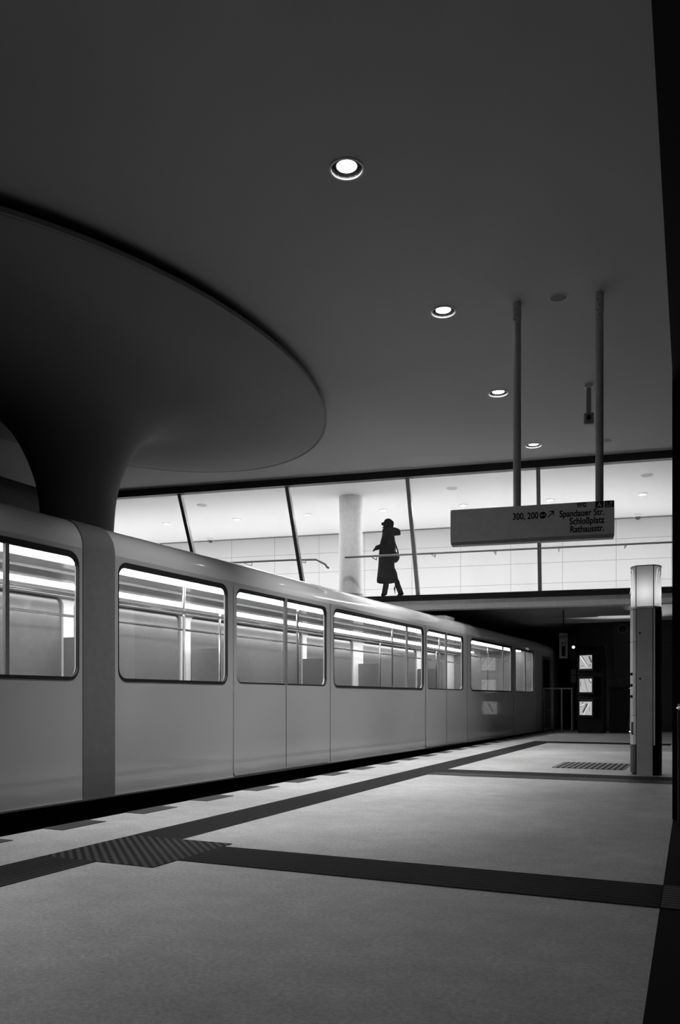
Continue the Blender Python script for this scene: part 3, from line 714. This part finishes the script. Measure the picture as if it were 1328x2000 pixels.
light('uplight_lamp', 'SPOT', (-2.27, 24.8, .03), 650, spot_size=R(64), spot_blend=.9, shadow_soft_size=.1, rot=(R(-145), 0, 0))

# railing post at the right edge
po = empty('railing_post', (-.255, 6.72, 0), 0, 'dark metal railing post with a polished rounded cap at the right edge', 'railing')
MB().box(0, .062, -.03, .03, 0, .86).build('post', mat('post_steel', .07, .4, .5), po, bevel=.004)
MB().box(-.002, .064, -.032, .032, .76, .84).build('collar', mat('collar_steel', .10, .35, .5), po, bevel=.003)
MB().tube([(-.002, 0, .872), (.01, 0, .885), (.05, 0, .885), (.9, 0, .885)], [.012, .027, .03, .03], 20).build('top_rail', M_CHROME, po, smooth=60)
MB().box(.85, .90, -.03, .03, 0, .86).build('post', MATS['post_steel'], po, bevel=.004)

# ------------------------------------------------------------------ the walking person
K = .00128
def PT(cx, cy, y=0.0): return Vector(((cx-590)*K, y, (1700-cy)*K+.045))
pe = empty('person', B(6.13, .42, 3.33), BR, 'person in a long dark coat and cap walking left behind the glass', 'person')
def skin(name, joints, edges, m, parent, sub=2, root=0):
    me = bpy.data.meshes.new(name); me.from_pydata([j[0] for j in joints], edges, []); me.materials.append(m)
    o = bpy.data.objects.new(name, me); col.objects.link(o); o.parent = parent
    sk = o.modifiers.new('skin', 'SKIN'); sk.use_smooth_shade = True
    bmv = me.skin_vertices[0].data if me.skin_vertices else None
    if bmv is None:
        bm = bmesh.new(); bm.from_mesh(me); bm.verts.layers.skin.verify(); bm.to_mesh(me); bm.free(); bmv = me.skin_vertices[0].data
    for i, j in enumerate(joints):
        r = j[1] if isinstance(j[1], tuple) else (j[1], j[1]); bmv[i].radius = r; bmv[i].use_root = (i == root)
    ss = o.modifiers.new('sub', 'SUBSURF'); ss.levels = sub; ss.render_levels = sub
    return o
J = []; Eg = []
def jn(p, r, link=None):
    J.append((tuple(p), r)); i = len(J)-1
    if link is not None: Eg.append((link, i))
    return i
pel = jn(PT(570, 1000), .125)
sp1 = jn(PT(565, 860), .115, pel); ch = jn(PT(572, 700), .13, sp1); nk0 = jn(PT(575, 600), .075, ch); nk = jn(PT(572, 545), .055, nk0)
hd1 = jn(PT(565, 480), .080, nk); hd2 = jn(PT(572, 420), .088, hd1); hd3 = jn(PT(580, 365), .06, hd2)
ns = jn(PT(500, 470), .018, hd1); ns2 = jn(PT(478, 476), .010, ns)
for sy, front in ((-.09, True), (.09, False)):
    hip = jn(PT(565, 1060, sy), .085, pel)
    if front:
        kn = jn(PT(560, 1390, sy), .058, hip); ak = jn(PT(545, 1630, sy), .038, kn); ft = jn(PT(500, 1698, sy), .034, ak); jn(PT(480, 1712, sy), .026, ft)
    else:
        kn = jn(PT(690, 1370, sy), .058, hip); ak = jn(PT(800, 1610, sy), .038, kn); ft = jn(PT(790, 1700, sy), .032, ak); jn(PT(760, 1712, sy), .026, ft)
for sy, pts in ((-.17, [(565, 660), (520, 820), (420, 850), (365, 880)]), (.17, [(590, 660), (630, 830), (600, 940), (570, 960)])):
    pr_ = ch
    for k, (a, b) in enumerate(pts): pr_ = jn(PT(a, b, sy), (.055, .045, .034, .026)[k], pr_)
    a, b = pts[-1]
    for f in range(4):
        q = jn(PT(a-16, b+16+6*f, sy-.03+.018*f), .009, pr_); jn(PT(a-20+(4*f), b+46-4*f, sy-.03+.018*f), .008, q)
    jn(PT(a+10, b+26, sy-.035), .009, pr_)
body = skin('body', J, Eg, M_SKIN, pe)
def ering(x0, x1, cy, dy, n=20, y=0, rise=0):
    a = PT(x0, cy); b = PT(x1, cy); cx = (a.x+b.x)/2; rx = (b.x-a.x)/2
    return [(cx+rx*math.cos(2*math.pi*k/n), y+dy*math.sin(2*math.pi*k/n), a.z + rise*math.cos(2*math.pi*k/n)) for k in range(n)]
coat = [(488, 660, 545, .07), (478, 690, 590, .12), (472, 712, 650, .17), (440, 715, 740, .19), (428, 712, 820, .18), (420, 700, 920, .17), (410, 708, 1050, .18), (408, 706, 1130, .19), (402, 704, 1220, .20), (390, 742, 1300, .21), (380, 762, 1380, .22), (376, 768, 1440, .22), (372, 700, 1492, .22)]
MB().loft([ering(a, b, c_, d) for a, b, c_, d in coat]).build('coat', M_CLOTH, pe, smooth=180, subsurf=1)
# sleeves
MB().tube([PT(570, 630, -.15), PT(545, 720, -.19), (PT(520, 820, -.19)), PT(460, 840, -.18), PT(415, 855, -.17), PT(385, 865, -.17)], [.06, .068, .062, .055, .055, .045], 14).build('sleeve', M_CLOTH, pe, smooth=180)
MB().tube([PT(590, 630, .15), PT(625, 720, .19), (PT(635, 830, .19)), PT(610, 920, .18), PT(580, 950, .17)], [.06, .065, .06, .055, .05], 14).build('sleeve', M_CLOTH, pe, smooth=180)
# open back flap of the coat
MB().loft([ering(660, 705, 1200, .10), ering(670, 746, 1290, .12), ering(680, 768, 1400, .12), ering(700, 778, 1430, .11), ering(690, 768, 1475, .10)]).build('coat_flap', M_CLOTH, pe, smooth=180)
# scarf and hood thrown back
MB().loft([ering(478, 690, 500, .075), ering(480, 700, 540, .10), ering(482, 712, 590, .12), ering(485, 700, 640, .11)]).build('scarf', M_CLOTH, pe, smooth=180)
def vring(cx, z0, z1, dy, n=16):
    a = PT(cx, z0); b = PT(cx, z1); cz = (a.z+b.z)/2; rz = (a.z-b.z)/2
    return [(a.x, dy*math.cos(2*math.pi*k/n), cz+rz*math.sin(2*math.pi*k/n)) for k in range(n)]
MB().loft([vring(600, 460, 640, .09), vring(680, 468, 632, .10), vring(740, 485, 626, .10), vring(790, 508, 624, .085), vring(810, 540, 618, .06), vring(816, 575, 610, .02)]).build('hood', M_CLOTH, pe, smooth=180)
# cap with a small peak
MB().loft([ering(500, 676, 478, .085), ering(496, 688, 440, .10), ering(500, 695, 395, .105), ering(505, 690, 372, .10), ering(520, 660, 340, .085), ering(545, 630, 318, .055), ering(570, 600, 309, .02)]).build('cap', M_CLOTH, pe, smooth=180)
MB().loft([vring(540, 385, 440, .07), vring(500, 372, 436, .07), vring(480, 370, 428, .055), vring(464, 390, 415, .02)]).build('cap_peak', M_CLOTH, pe, smooth=180)
# boots
def boot(pts, rs, sy, toe):
    MB().tube([PT(a, b, sy) for a, b in pts], rs, 14).build('boot', M_CLOTH, pe, smooth=180)
boot([(565, 1470), (562, 1540), (545, 1620), (535, 1680), (505, 1705), (478, 1716)], [.064, .068, .064, .066, .050, .022], -.09, 0)
boot([(730, 1440), (755, 1530), (790, 1620), (812, 1680), (785, 1705), (745, 1716)], [.062, .064, .064, .068, .048, .022], .09, 0)
MB().tube([PT(715, 1540, .0), PT(708, 1590, .0), PT(712, 1620, 0), PT(716, 1690, 0)], [.008, .02, .012, .004], 8).build('coat_belt_end', M_CLOTH, pe, smooth=180)
# shoulder bag: its own thing
bg = empty('shoulder_bag', B(6.13, .42, 3.33), BR, 'dark shoulder bag hanging at the back of the walking person', 'bag')
MB().loft([vring(690, 960, 1030, .03), vring(715, 900, 1125, .06), vring(750, 930, 1112, .07), vring(780, 975, 1075, .06), vring(797, 1000, 1045, .02)]).build('bag_body', M_CLOTH, bg, smooth=180)
MB().tube([PT(650, 600, -.20), PT(712, 690, -.19), PT(738, 800, -.08), PT(765, 900, 0), PT(785, 1010, 0)], .016, 8).build('strap', M_CLOTH, bg, smooth=180)
MB().tube([PT(735, 800, -.06), PT(722, 890, -.02), PT(712, 960, 0)], .014, 8).build('strap', M_CLOTH, bg, smooth=180)
